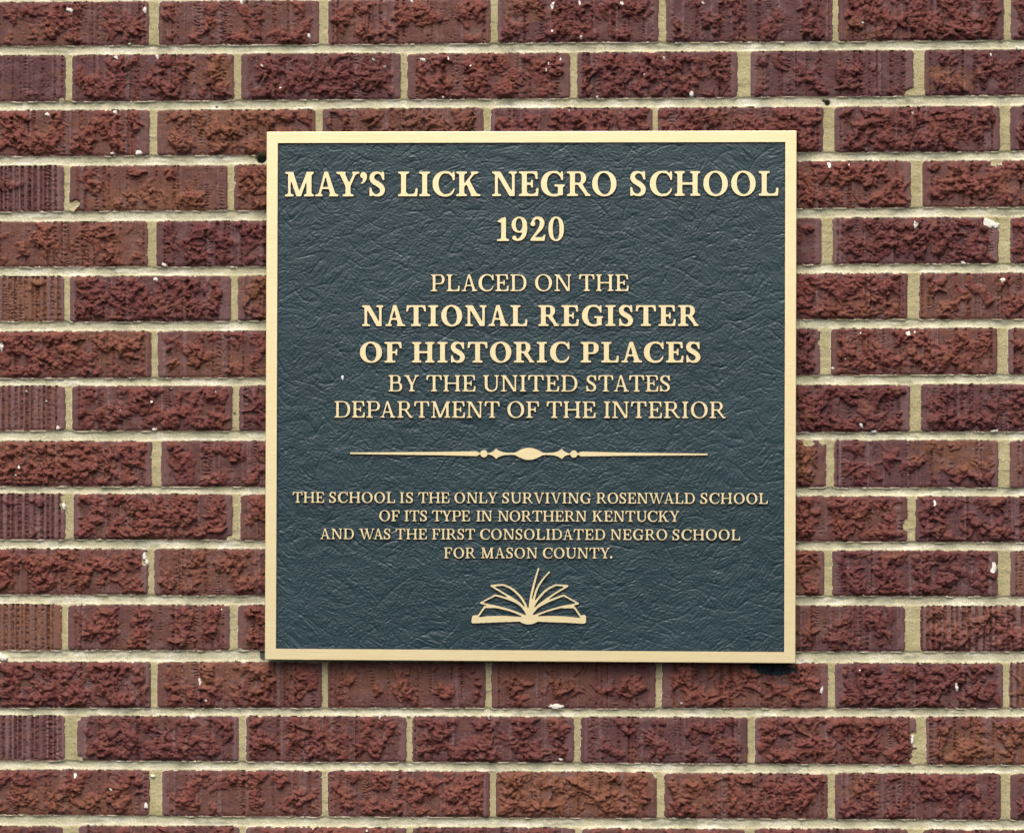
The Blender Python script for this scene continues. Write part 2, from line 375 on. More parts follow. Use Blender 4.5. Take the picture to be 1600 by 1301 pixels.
def thin(P, tol):                                      # Douglas-Peucker on a closed loop
    n = len(P); h = n//2; keep = np.zeros(n+1, bool); Q = np.vstack([P, P[:1]]); st = [(0,h),(h,n)]; keep[[0,h,n]] = True
    while st:
        a, b = st.pop()
        if b-a < 2: continue
        d = Q[b]-Q[a]; l = math.hypot(*d)+1e-9; e = Q[a+1:b]-Q[a]; dist = np.abs(d[0]*e[:,1]-d[1]*e[:,0])/l; k = int(dist.argmax())
        if dist[k] > tol: keep[a+1+k] = True; st += [(a,a+1+k),(a+1+k,b)]
    return Q[:-1][keep[:-1]]

def trace(m, soft=2.2, tol=.16):
    f = gauss(m.astype(np.float32), soft)
    return [np.stack([(l[:,0]+.5)/RES+GX0, (l[:,1]+.5)/RES+GY0], 1) for l in (thin(c, tol) for c in contours(f)) if len(l) > 3]
# ---------------------------------------------------------------- brick wall (surveyed brick by brick)
ROWS = {0:(2,71,-7,63),1:(86,157.5,78,149.8),2:(172,243,165.5,236.5),3:(258.5,329.5,251,323.7),4:(345.5,416.5,340,411.7),5:(431,501.5,426.4,498),
 6:(517.5,589.5,513,585),7:(602.5,672.8,600.5,674),8:(688,759,687,761.5),9:(771,842,774.6,846.5),10:(857,928.5,859.5,930.5),11:(944,1015,946,1017),
 12:(1033,1105.5,1035,1105.5),13:(1117.5,1187.7,1120,1193.6),14:(1202,1273,1208,1280),15:(1290,1361,1295,1366)}
JOINTS = {0:[(232,247),(498,512),(766,777),(1028.5,1040),(1300.5,1309),(1568.5,1579)],1:[(101.5,112),(365,376),(625.7,636),(890.5,901),(1152,1172),(1427,1444)],
 2:[(233.5,245),(492.5,503),(755,766),(1019,1027.5),(1286,1303),(1562,1578)],3:[(99.5,108),(355,365),(619,630),(884,894),(1149,1160),(1423,1440.5)],
 4:[(230.5,243.5),(494,504),(757,768),(1022,1032),(1283.5,1300.5),(1560,1578)],5:[(99.5,108.5),(360,371),(624,634),(888,898),(1152,1164),(1417.5,1436)],
 6:[(236,245.5),(500,511),(764,774),(1026,1036),(1281,1297.5),(1558,1574.5)],7:[(101.5,112),(363,373),(626,637),(890,900),(1155,1166),(1421.5,1438.5)],
 8:[(236.6,251),(504,514),(768,778),(1030,1040),(1290.5,1302.5),(1560,1577)],9:[(101.5,114),(363,375),(628,638),(890,900),(1154,1165),(1417.5,1430)],
 10:[(231,240),(496,506),(760,770),(1024,1034),(1287.4,1300),(1559,1578.5)],11:[(96,105.5),(358.5,370.5),(622,633),(886,896),(1150,1160),(1413.5,1437.5)],
 12:[(235,245),(502.5,511),(758.5,767),(1024,1033.6),(1293.4,1304),(1567,1576.5)],13:[(100.5,120),(372.5,384),(634.7,643.5),(896.6,906.5),(1168,1178.7),(1431,1446.4)],
 14:[(233.5,252.5),(502,511.5),(765,774),(1025.7,1037.5),(1293,1304),(1563.5,1577.8)],15:[(97.6,122),(373,384),(634.7,643.5),(898,908),(1163,1178),(1417.5,1442)]}
STRIPED = {(3,0),(5,0),(7,0),(9,0),(11,0),(13,0),(11,6),(12,6)}
# kinds seen in the photograph: amount of torn clay 0..1, orange patch (cx 0..1, cy 0..1, strength)
ROUGH = {(1,0):.25,(3,0):.2,(5,0):.22,(7,0):.15,(9,0):.25,(11,0):.05,(13,0):.08,(4,0):.55,(1,5):.45,(0,0):.7,(6,0):.8,(8,0):.95,(5,1):.95,(7,1):.8,(13,1):.85,(12,0):.95,(13,5):.8,(3,1):.45,
 (2,0):.75,(2,1):.7,(0,1):.6,(0,2):.6,(0,3):.7,(0,5):.95,(12,5):.95,(12,1):.75,(12,2):.5,(12,3):.45,(14,0):.75,(10,0):.7,(11,1):.65,(5,5):.9,(6,5):.75,(4,5):.9,(10,5):.8,(9,5):.8,(13,6):.7,(11,6):.85,(12,6):.05,(10,6):.05,(8,6):.2}
ORANGE = {(1,1):(.95,.4,.28,.9),(2,1):(.45,.4,.6,.75),(3,1):(.5,.85,.5,.7),(3,2):(.3,.5,.5,.6),(5,0):(.4,.5,1.2,1.0),(11,0):(.5,.3,1.2,1.0),(5,2):(.3,.3,.5,.8),(8,5):(.8,.25,.35,.8),(8,6):(.5,.5,.9,.5),
 (11,6):(.2,.15,.5,.5),(13,6):(.6,.85,.7,.9),(14,3):(.4,.25,.7,.75),(0,0):(.3,.8,.3,.4),(12,2):(.3,.15,.5,.5),(14,0):(.5,.9,.5,.6),(1,6):(.12,.6,.2,.8),(0,5):(.05,.8,.15,.7),(10,6):(.5,.5,.9,.8),(12,6):(.1,.5,.6,.8),
 (2,2):(.6,.3,.7,.5),(10,1):(.3,.4,.5,.5),(12,1):(.4,.05,.5,.7),(8,4):(.8,.5,.3,.8),(4,0):(.6,.5,.6,.35),(6,0):(.8,.2,.4,.5),(5,5):(.8,.85,.25,.5),(5,6):(.05,.6,.2,.7),(6,1):(.3,.8,.4,.5),(14,4):(.2,.3,.4,.5),(10,4):(.5,.3,.6,.5),(12,3):(.3,.1,.5,.5),(8,0):(.2,.1,.4,.4),(0,3):(.1,.3,.2,.7),(14,5):(.1,.3,.2,.6),(11,5):(.3,.3,.4,.3)}
def axis(lo, a, b, hi, fine, coarse):
    return np.concatenate([np.arange(lo, a-.1, coarse), np.arange(a, b, fine), np.arange(b, hi, coarse)]).astype(np.float64)
XS = axis(-420, -12, 1612, 2020, STEP, 3.2); YS = axis(-330, -12, 1313, 1630, STEP, 3.2)
NX, NY = len(XS), len(YS)
HT = np.zeros((NY, NX), np.float32); IN = np.full((NY, NX), -30, np.float32)   # IN: signed distance into the nearest brick
PIG = np.zeros((NY, NX, 4), np.float32); BED = np.zeros((NY, NX), np.float32); UND = np.full((NY, NX), 99, np.float32)

def row_y(r):
    if r in ROWS: return ROWS[r]
    if r < 0: a = ROWS[0]; k = r*86.2
    else: a = ROWS[15]; k = (r-15)*87
    return tuple(v+k for v in a)
def row_joints(r):
    j = list(JOINTS[r] if r in JOINTS else [(x+rng.uniform(-4,4), x+11+rng.uniform(-3,4)) for x in (np.arange(6)*263+(235 if r % 2 == 0 else 102))])
    while j[0][0] > XS[0]: x = j[0][0]-263+rng.uniform(-3,3); j.insert(0, (x, x+11))
    while j[-1][1] < XS[-1]: x = j[-1][0]+263+rng.uniform(-3,3); j.append((x, x+11))
    return j

CHIPS = [(1427,152,15),(1160,77,6),(95,158,5),(1186,745,0),(1555,405,0),(1286,688,7),(1262,689,8),(360,842,6),(98,778,5),(98,790,6),(1282,535,5),(1281,512,5),(1428,1148,5),(1429,1160,6),(1430,1175,6),(1429,1187,7),
 (229,868,7),(226,876,6),(118,318,5),(112,322,7),(1547,344,10),(1556,350,8),(1560,252,6),(1552,254,5),(1026,1208,6),(1022,1204,5),(120,1119,6),(122,1186,6),(360,160,6),(1416,822,6),(1416,814,4),(1300,1120,0),(640,1119,3)]
for r in range(-4, 20):
    yl0, yl1, yr0, yr1 = row_y(r); jt = row_joints(r); n0 = sum(1 for a, b in jt if a < 0) if r not in JOINTS else sum(1 for a, b in jt if b < JOINTS[r][0][0])
    for bi in range(len(jt)-1+1):
        x0 = jt[bi-1][1] if bi > 0 else jt[0][0]-252; x1 = jt[bi][0]
        idx = bi-n0; key = (r, idx)
        xc = (x0+x1)/2; u = (xc-150)/1290
        ya = yl0+(yr0-yl0)*u+rng.uniform(-.7,.7); yb = yl1+(yr1-yl1)*u+rng.uniform(-.7,.7)
        if x0 > 445 and x1 < 1215 and ya > 250 and yb < 1000: 
            simple = True
        else: simple = False
        M = 16
        i0, i1 = np.searchsorted(XS, [x0-M, x1+M]); j0, j1 = np.searchsorted(YS, [ya-M, yb+M])
        if i1-i0 < 2 or j1-j0 < 2: continue
        X, Y = np.meshgrid(XS[i0:i1].astype(np.float32), YS[j0:j1].astype(np.float32)); sl_ = (slice(j0,j1), slice(i0,i1))
        sd = int(abs(r)*31+idx*7+40+(1000 if r < 0 else 0)) % 211
        slope = ((yr0-yl0)+(yr1-yl1))/2/1290
        Yl = Y-slope*(X-xc)
        en = 1.3*gn(X/16, Y/16, 3)+.8*gn(X/5, Y/5, 5)
        rc = 5.0; cx, cy = xc, (ya+yb)/2; hx, hy = (x1-x0)/2-rc, (yb-ya)/2-rc
        qx, qy = np.abs(X-cx)-hx, np.abs(Yl-cy)-hy
        d = rc-(np.hypot(np.maximum(qx,0), np.maximum(qy,0))+np.minimum(np.maximum(qx,qy),0))+en
        for (hx_, hy_, hr) in CHIPS:
            if hr and x0-12 < hx_ < x1+12 and ya-12 < hy_ < yb+12: d = np.minimum(d, np.hypot(X-hx_, Y-hy_)+2.0*gn(X/5, Y/5, 9)-hr)
        if not simple:
            # torn, rolled crumbs of clay on a wire-cut face
            br = np.random.default_rng(1000+r*37+idx)
            R_ = ROUGH.get(key, br.uniform(.55, .9)); striped = key in STRIPED
            ml, mr = br.uniform(8, 17), br.uniform(8, 17)                       # smooth margins at both ends
            inner = sst(x0+ml-2, x0+ml+2, X+5*gn(Y/9, Y/40, sd+70))*sst(x1-mr+2, x1-mr-2, X+5*gn(Y/9, Y/40, sd+71))
            # vertical wire marks: burnished ridges and torn grooves
            xs1 = XS[i0:i1]; h1 = np.zeros(len(xs1)); bu = np.zeros(len(xs1)); gr = np.zeros(len(xs1))
            for _ in range(int(16+br.integers(12)+(12 if striped else 0))):
                c0 = br.uniform(x0+4, x1-4); wd = br.uniform(.9, 3.2); k = np.exp(-((xs1-c0)/wd)**4)
                if br.random() < .5: amp = br.uniform(.6, 1.9)*(1.5 if striped else 1); h1 += amp*k; bu += k*br.uniform(.3, 1.0)
                else: amp = br.uniform(.8, 2.4)*(1.5 if striped else 1); h1 -= amp*np.exp(-((xs1-c0)/(wd*.8))**4); gr += k
            if striped:                                        # clean combed face: flat burnished ridges between deep torn grooves
                h1 *= .3; bu *= .3; gr *= .3; xx = x0+br.uniform(3, 9)
                while xx < x1-6:
                    gw = br.uniform(1.3, 2.9); k = np.exp(-((xs1-xx)/gw)**4); h1 -= br.uniform(1.6, 4.6)*k; gr += k*br.uniform(.5, 1)
                    xx += gw; rw = br.uniform(2.5, 8); bu += br.uniform(.35, 1.1)*np.exp(-((xs1-xx-rw/2)/(rw*.5))**4); xx += rw+gw
            row = lambda v: np.repeat(np.asarray(v, np.float32)[None], len(Y), 0)
            H = row(h1); B = np.clip(row(bu), 0, 1); GRV = np.clip(row(gr), 0, 1)
            tear = gn(X/3.0, Y/6.5, sd+1); H *= (.75+.7*np.clip(tear+.2, 0, 1))
            f2 = gn(X/6, Y/5, sd+5)+.6*gn(X/2.8, Y/2.4, sd+6)
            H += .55*gn(X/1.7, Y/24, sd+4)+.5*gn(X/9, Y/9, sd)-GRV*2.6*sst(-.1, .45, f2)
            H -= 1.3*inner
            # torn rows along some wire marks
            for _ in range(br.integers(3, 7)):
                c0 = br.uniform(x0+8, x1-8); per = br.uniform(3.6, 7); ph = br.uniform(0, 6)
                k = np.exp(-((X-c0-1.5*gn(Y/9, Y*0, sd+int(c0)))/br.uniform(1.8, 3.6))**2)
                H -= k*2.6*np.clip(np.sin(Y/per*6.28+ph+4*gn(X/5, Y/8, sd+8))+.25, 0, 1)*sst(-.25, .15, gn(X*0+c0, Y/22, sd))
            # short cracks across the drag direction
            crk = gn(X/9, Y/3.2, sd+15)+.5*gn(X/4, Y/2, sd+16); H -= 2.1*sst(.06, .0, np.abs(crk-.05))*sst(-.05, .25, gn(X/25, Y/20, sd+17))*(.5+.5*inner)
            # peeled flakes: low plateaus with ragged lips
            wx = X+2.0*gn(X/8, Y/8, sd+11)+1.4*gn(X/3.5, Y/3.5, sd+12); wy = Yl+2.0*gn(X/8, Y/8, sd+13)+1.4*gn(X/3.5, Y/3.5, sd+14)
            bw, bh = x1-x0, yb-ya; ew = sst(1.5, 6, d)*(.25+.75*inner)
            field = 1.15*gn(X/30, Y/34, sd+20)+.45*gn(X/9, Y/18, sd+22)+(R_-.72)*.9-.22*sst(.82, .98, (Yl-ya)/bh)-.2*sst(.14, .02, (Yl-ya)/bh)
            pl = gn(wx/13, wy/9, sd+23)+.55*gn(wx/5.5, wy/4.5, sd+24)+.8*field
            F = (.95*sst(-.02, .10, pl)+.8*sst(.22, .33, pl)+.7*sst(.46, .56, pl))*ew*sst(-.15, .1, field)
            # crumbs and rolled shavings
            L = np.zeros_like(X)
            nl = int(bw*bh/18000*(330*R_+8))
            px_ = br.uniform(x0+ml, x1-mr, nl*2); py_ = br.uniform(ya+3, yb-3, nl*2)
            dens = 1.15*gn(px_/30, py_/34, sd+20)+.45*gn(px_/9, py_/18, sd+22)+(R_-.72)*.9
            dens -= .30*sst(.80, .97, (py_-ya)/bh)+.22*sst(.16, .02, (py_-ya)/bh)
            flow = 1.57+1.9*gn(px_/50, py_/50, sd+21); keep = 0; worms = br.uniform(.05, .30)
            for k in range(nl*2):
                if dens[k] < -.06+br.uniform(-.12,.08): continue
                keep += 1
                if keep > nl: break
                sz = math.exp(br.normal(.14, .42)); asp = 1.0+1.5*br.random()**1.5
                if br.random() < worms: asp = br.uniform(2.4, 4.4)
                b = min(2.6*sz, 7.5); a = min(b*asp, 20)
                th = flow[k]+br.normal(0, .7); h = min(br.uniform(.45, 1.5)*(1.05+.78*b), 6.0)*(.38+.75*sst(-.12,.32,dens[k])); bend = br.normal(0, .04)
                m = a+4
                ia, ib = np.searchsorted(X[0], [px_[k]-m, px_[k]+m]); ja, jb = np.searchsorted(Y[:,0], [py_[k]-m, py_[k]+m])
                if ib <= ia or jb <= ja: continue
                dx = wx[ja:jb, ia:ib]-px_[k]; dy = wy[ja:jb, ia:ib]-py_[k]; c_, s_ = math.cos(th), math.sin(th)
                uu = dx*c_+dy*s_; vv = -dx*s_+dy*c_-bend*uu*uu
                q = (uu/a)**2+(vv/b)**2
                hh = h*np.clip(1-q, 0, 1)**.36*(1+.22*uu/a*br.normal(0,1)+.22*vv/b*br.normal(0,1)); hh *= sst(1.0, .8, q)
                np.maximum(L[ja:jb, ia:ib], hh, out=L[ja:jb, ia:ib])
            L *= .35+.65*sst(.5, 4.5, d)
            Lr = L*(1+.30*gn(X/5, Y/4.2, sd+30)+.16*gn(X/2.2, Y/2.2, sd+31))
            L = Lr+F; H = H*np.clip(1-L/9, .6, 1)+Lr+F*.9+.30*gn(X/1.9, Y/1.9, sd+33)+.55*gn(X/4.2, Y/3.4, sd+34)*inner-.9*inner*sst(.36, .55, gn(X/3.4, Y/2.4, sd+36))
            B *= 1-.6*sst(.8, 2.6, L)
            lump = np.maximum(sst(.2, 1.8, L), .7*GRV)
            O = np.zeros_like(X)
            if key in ORANGE:
                ox, oy, orr, os_ = ORANGE[key]
                e = np.hypot((X-(x0+ox*bw))/bw*(1.0), (Y-(ya+oy*bh))/bh*.75)
                O = os_*(1 if os_ >= 1 else .72)*sst(orr*1.25, orr*.35, e+.35*gn(X/22, Y/16, sd+41)+.15*gn(X/7, Y/7, sd+42))
            else: O = .35*sst(.25, .5, gn(X/45, Y/20, sd+43)+.2*gn(X/9, Y/9, sd+44))
            O = O*(1-.5*B); tone = np.clip(br.uniform(.0,1.0)+.55*gn(X/30, Y/20, sd+50)+.25*gn(X/6, Y/40, sd+51), 0, 1)
            G = np.clip(.4*(1-lump)*sst(.08, .4, gn(X/26, Y/18, sd+60))*inner+(1-inner)*br.uniform(.1,.7)*(1-lump)+(.9 if striped else .6)*B, 0, 1)
        else:
            H = -1+.5*gn(X/6, Y/6, 1); lump = O = G = X*0; tone = X*0+.5
        H = H-2.2*np.exp(-np.maximum(d, 0)/1.3)
        better = d > IN[sl_]; inside = better & (d > 0)
        IN[sl_] = np.where(better, d, IN[sl_])
        HT[sl_] = np.where(inside, H, HT[sl_])
        P = np.stack([lump, O, tone, G], -1); PIG[sl_] = np.where(inside[..., None], P, PIG[sl_])
        vert = np.abs(Yl-cy)-(yb-ya)/2; BED[sl_] = np.where(better, sst(-1.0, 2.5, vert), BED[sl_])
        below = (Yl > cy) & (np.abs(X-cx) < (x1-x0)/2+6); UND[sl_] = np.where(below & better, -d, UND[sl_])

# mortar: tooled hollow beds, flatter head joints, sand grain, smears over brick edges
GXg, GYg = np.meshgrid(XS.astype(np.float32), YS.astype(np.float32))
smear = gn(GXg/9, GYg/5, 70)+.5*gn(GXg/3.5, GYg/3, 71)+.6*gn(GXg/60, GYg/40, 72)
lipped = (IN > 0) & (IN < 2.6) & (smear > .52) & (IN < (smear-.52)*9)
mort = (IN <= 0) | lipped
dep = np.clip(-IN/6.5, 0, 1)
HM = -1.5-(3.0*BED+1.2*(1-BED))*np.sqrt(np.clip(1-(1-dep)**2, 0, 1))+.55*gn(GXg/2.1, GYg/2.1, 73)+.45*gn(GXg/5, GYg/4, 74)+.7*gn(GXg/40, GYg/12, 75)+.22*gn(GXg/1.5, GYg/1.5, 76)
lip = sst(3.4, 1.6, UND)*sst(-.15, .2, gn(GXg/17, GYg/30, 78)+.35*gn(GXg/4, GYg/4, 79))*BED
HM = HM*(1-lip)+lip*(-.9+.7*gn(GXg/3, GYg/2.4, 77))
HM = np.where(lipped, -.6+.5*gn(GXg/3, GYg/3, 77), HM)
stain_band = sst(.28, .55, gn(GXg/55, GYg/9, 80)+.35*gn(GXg/12, GYg/5, 81)+.12*BED)*.36+.25*BED*sst(7, 3.5, UND)*sst(2.2, 3.6, UND)*sst(-.3, .3, gn(GXg/20, GYg/9, 85))  # random stain plus a darker band just below each brick
pit = sst(.50, .60, gn(GXg/3.2, GYg/3.2, 82))*.8
pale = sst(.18, .5, gn(GXg/70, GYg/10, 83)+.3*gn(GXg/9, GYg/5, 84))*.65*BED+lipped*.35
mud = np.stack([BED, np.clip(stain_band+pit*.6, 0, .9), np.clip(pale+.25*lip, 0, 1), np.zeros_like(BED)], -1)
HT = np.where(mort, HM, HT); PIG = np.where(mort[..., None], mud, PIG)
# drilled holes, sunk in relief, with shade painted dark inside them
HOLES = [(407.5,246.5,8.0,26),(1293,160.5,4.2,14),(1287.5,157.5,2.2,8),(338,167,2.2,5),(366,646,2.6,3)]
for hx_, hy_, hr, hd in HOLES:
    dd = np.hypot(GXg-hx_, GYg-hy_)+.5*gn(GXg/3, GYg/3, 90); k = sst(hr+.6, hr-1.0, dd)
    HT = HT*(1-k)-hd*k; PIG[..., 1] = np.where(mort, np.maximum(PIG[..., 1], k*.95), PIG[..., 1]); mort |= dd < hr+1.5
# black sealant that ran out from under the plaque's lower corners
for tx, ty, ra, rb in ((1212,1044,36,11),(1188,1040,16,7),(411,1023,6,10)):
    k = sst(1.05, .75, np.hypot((GXg-tx)/ra, (GYg-ty)/rb)+.55*gn(GXg/9, GYg/6, 91)+.25*gn(GXg/3.5, GYg/3, 92))
    PIG[..., 3] = np.where(mort, 0, np.where(k > .02, np.minimum(PIG[..., 3], -k), PIG[..., 3])); PIG[..., 1] = np.where(mort, np.maximum(PIG[..., 1], k), PIG[..., 1])
# white flecks and mortar crumbs; wet glints are built as pale flecks too
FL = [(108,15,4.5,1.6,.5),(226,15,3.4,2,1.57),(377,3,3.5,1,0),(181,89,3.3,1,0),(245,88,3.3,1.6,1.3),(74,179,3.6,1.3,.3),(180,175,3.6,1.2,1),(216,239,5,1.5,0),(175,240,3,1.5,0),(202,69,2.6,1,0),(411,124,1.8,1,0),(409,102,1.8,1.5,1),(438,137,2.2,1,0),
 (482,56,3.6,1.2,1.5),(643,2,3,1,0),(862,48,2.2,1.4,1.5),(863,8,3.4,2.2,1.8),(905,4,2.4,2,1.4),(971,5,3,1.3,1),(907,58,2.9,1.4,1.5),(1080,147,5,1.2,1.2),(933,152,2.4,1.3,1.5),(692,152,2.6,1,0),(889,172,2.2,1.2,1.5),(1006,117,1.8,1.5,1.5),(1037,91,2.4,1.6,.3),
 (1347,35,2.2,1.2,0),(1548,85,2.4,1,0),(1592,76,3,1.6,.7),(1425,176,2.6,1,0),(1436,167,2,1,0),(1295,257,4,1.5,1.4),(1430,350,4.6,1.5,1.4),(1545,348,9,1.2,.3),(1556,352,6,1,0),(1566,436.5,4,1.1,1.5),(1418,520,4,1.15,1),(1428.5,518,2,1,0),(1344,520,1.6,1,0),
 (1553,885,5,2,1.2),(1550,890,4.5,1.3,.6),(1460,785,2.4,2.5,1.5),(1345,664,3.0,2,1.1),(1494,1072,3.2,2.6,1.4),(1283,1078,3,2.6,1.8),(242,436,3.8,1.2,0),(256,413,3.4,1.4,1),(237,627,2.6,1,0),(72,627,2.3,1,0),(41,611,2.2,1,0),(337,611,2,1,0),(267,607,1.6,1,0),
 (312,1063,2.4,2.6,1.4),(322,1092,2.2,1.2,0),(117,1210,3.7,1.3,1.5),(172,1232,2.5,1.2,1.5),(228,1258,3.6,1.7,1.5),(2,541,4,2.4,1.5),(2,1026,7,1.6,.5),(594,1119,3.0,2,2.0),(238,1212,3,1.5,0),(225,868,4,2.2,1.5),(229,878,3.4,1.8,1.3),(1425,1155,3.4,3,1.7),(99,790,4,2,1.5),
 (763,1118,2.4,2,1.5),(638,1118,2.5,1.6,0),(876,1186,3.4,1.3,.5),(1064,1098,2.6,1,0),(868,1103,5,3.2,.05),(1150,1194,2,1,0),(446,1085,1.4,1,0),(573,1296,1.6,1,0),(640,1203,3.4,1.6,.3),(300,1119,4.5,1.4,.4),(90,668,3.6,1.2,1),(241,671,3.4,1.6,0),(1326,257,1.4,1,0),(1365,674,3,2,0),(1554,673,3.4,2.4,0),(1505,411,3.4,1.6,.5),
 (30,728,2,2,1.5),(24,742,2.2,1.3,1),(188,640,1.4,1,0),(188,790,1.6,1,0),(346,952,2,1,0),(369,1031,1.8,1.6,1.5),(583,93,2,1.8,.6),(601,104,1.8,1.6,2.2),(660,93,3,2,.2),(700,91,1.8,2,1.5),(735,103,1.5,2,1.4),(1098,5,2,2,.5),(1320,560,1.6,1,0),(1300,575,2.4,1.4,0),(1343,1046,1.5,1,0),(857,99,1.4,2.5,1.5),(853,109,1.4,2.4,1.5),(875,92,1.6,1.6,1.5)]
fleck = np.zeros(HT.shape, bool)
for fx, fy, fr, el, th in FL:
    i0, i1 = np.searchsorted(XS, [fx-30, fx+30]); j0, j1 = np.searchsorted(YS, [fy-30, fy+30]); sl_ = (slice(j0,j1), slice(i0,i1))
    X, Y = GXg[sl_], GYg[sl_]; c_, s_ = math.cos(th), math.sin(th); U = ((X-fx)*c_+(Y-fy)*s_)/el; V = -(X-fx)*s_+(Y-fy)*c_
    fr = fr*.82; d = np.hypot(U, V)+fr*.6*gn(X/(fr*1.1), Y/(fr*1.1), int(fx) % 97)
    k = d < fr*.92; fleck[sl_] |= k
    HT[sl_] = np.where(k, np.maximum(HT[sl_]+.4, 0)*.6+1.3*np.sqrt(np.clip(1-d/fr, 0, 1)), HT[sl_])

# points in space; three meshes that share their borders
wxs, wzs = at(GXg, GYg, WALL_Y)
CO = np.stack([wxs, WALL_Y-HT*PX, wzs], -1).reshape(-1, 3)
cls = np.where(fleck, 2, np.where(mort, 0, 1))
q = (np.arange(NY-1)[:, None]*NX+np.arange(NX-1)[None]); quads = np.stack([q, q+NX, q+NX+1, q+1], -1)
hid = (GXg > 470) & (GXg < 1190) & (GYg > 260) & (GYg < 980)
c4 = cls[:-1, :-1]; vis = ~hid[:-1, :-1]
wall = thing('brick_wall', 'dark red brick wall of rough torn faced bricks with tan mortar joints behind the plaque', 'wall', (0, WALL_Y, -.55))
def sub(name, k, mat):
    qs = quads[(c4 == k) & vis]; used, inv = np.unique(qs, return_inverse=True)
    co = CO[used]-np.array([0, WALL_Y, -.55])
    me = grid_mesh(name, co, inv.reshape(-1, 4), {'pig': PIG.reshape(-1, 4)[used]})
    return link(name, me, [mat], wall)
sub('bricks', 1, BRICK); sub('mortar', 0, MORTAR); sub('mortar_flecks_and_glints', 2, FLECK)
del UND, GXg, GYg, CO, quads, PIG, HT, IN, BED, wxs, wzs
# ---------------------------------------------------------------- the plaque
S, SH = 0.635, 0.635*0.99806; BORD = .0136; FIELD_Y = .0026
plaque = thing('bronze_plaque', 'square bronze plaque with raised gold lettering on a dark green field, fixed to the wall', 'plaque', (0, .0125, -SH/2))
OFF = np.array([0, .0125, -SH/2])
def pmesh(name, verts, faces, mats, smooth=False):
    me = bpy.data.meshes.new(name); me.from_pydata([tuple(np.array(v)-OFF) for v in verts], [], faces)
    if smooth: me.polygons.foreach_set('use_smooth', np.full(len(faces), True))
    me.update(); return link(name, me, mats, plaque)

def box(name, x0, x1, y0, y1, z0, z1, mats):
    v = [(x,y,z) for x in (x0,x1) for y in (y0,y1) for z in (z0,z1)]
    return pmesh(name, v, [(0,1,3,2),(4,6,7,5),(0,4,5,1),(2,3,7,6),(0,2,6,4),(1,5,7,3)], mats)
box('back_plate', -S/2+.0012, S/2-.0012, .0047, .0123, -SH/2+.0012, SH/2-.0012, [SIDE])

prof = [(0,.0125),(0,.0007),(.0002,.0002),(.0007,0),(BORD-.0002,0),(BORD-.0001,.0001),(BORD+.0001,.0048)]
vs_, fs_, n = [], [], len(prof)
for sx, sz in ((-1,-1),(1,-1),(1,1),(-1,1)):
    for d, y in prof: vs_.append((sx*(S/2-d), y, sz*(SH/2-d)))
mi = []
for c in range(4):
    for k in range(n-1):
        a, b = c*n+k, ((c+1)%4)*n+k; fs_.append((a, b, b+1, a+1)); mi.append(1 if k in (0, n-3, n-2) else 0)
rim = pmesh('raised_border', vs_, fs_, [BRASS, SIDE]); rim.data.polygons.foreach_set('material_index', mi); rim.data.update()

# leathery field
iw, ih = S/2-BORD+.0001, SH/2-BORD+.0001
fs = FSTEP*PX; gx = np.linspace(-iw, iw, int(2*iw/fs)); gz = np.linspace(-ih, ih, int(2*ih/fs)); X, Z = np.meshgrid(gx, gz); U, V = X/PX, Z/PX
def ridged(u, v, s): return np.minimum(np.abs(gn(u, v, s))*2.8, .85)
wu = U+1.6*gn(U/16, V/16, 101)+1.7*gn(U/6, V/6, 102)+1.0*gn(U/3.4, V/3.4, 106); wv = V+1.6*gn(U/16, V/16, 103)+1.7*gn(U/6, V/6, 104)+1.0*gn(U/3.4, V/3.4, 107)
ang = .12*gn(U/60, V/60, 105)
def rot(a): return wu*np.cos(a)+wv*np.sin(a), -wu*np.sin(a)+wv*np.cos(a)
hgt = np.zeros_like(U)
for a, lu, lv, amp, sd in ((.03,6.6,4.1,1.15,110),(.60,7.0,4.3,.85,111),(-.55,7.0,4.3,.85,112),(.0,3.8,2.8,.6,113)):
    u, v = rot(a+ang); msk = .5+1.2*np.clip(gn(U/28, V/22, sd+30)+.2, 0, 1)
    hgt += amp*msk*ridged(u/lu, v/lv, sd)
hgt = hgt*.45
for a, lu, lv, amp, sd in ((.75,80,24,.8,120),(-.5,90,26,.8,121),(.15,85,24,.6,122)):       # long creases
    u, v = rot(a+.6*ang); r = np.abs(gn(u/lu, v/lv, sd)); hgt -= amp*np.exp(-(r/.04)**2)*np.clip(gn(U/35, V/35, sd+9)+.3, 0, 1)*1.1
hgt += .5*gn(U/26, V/20, 131)+.22*gn(U/2.8, V/2.2, 130)
FAMP = .00066
co = np.stack([X, FIELD_Y-(hgt-.45)*FAMP, Z], -1).reshape(-1, 3)-OFF
q = np.arange(len(gz)-1)[:, None]*len(gx)+np.arange(len(gx)-1)[None]; quads = np.stack([q, q+1, q+1+len(gx), q+len(gx)], -1).reshape(-1, 4)
link('textured_field', grid_mesh('textured_field', co, quads), [FIELD], plaque)

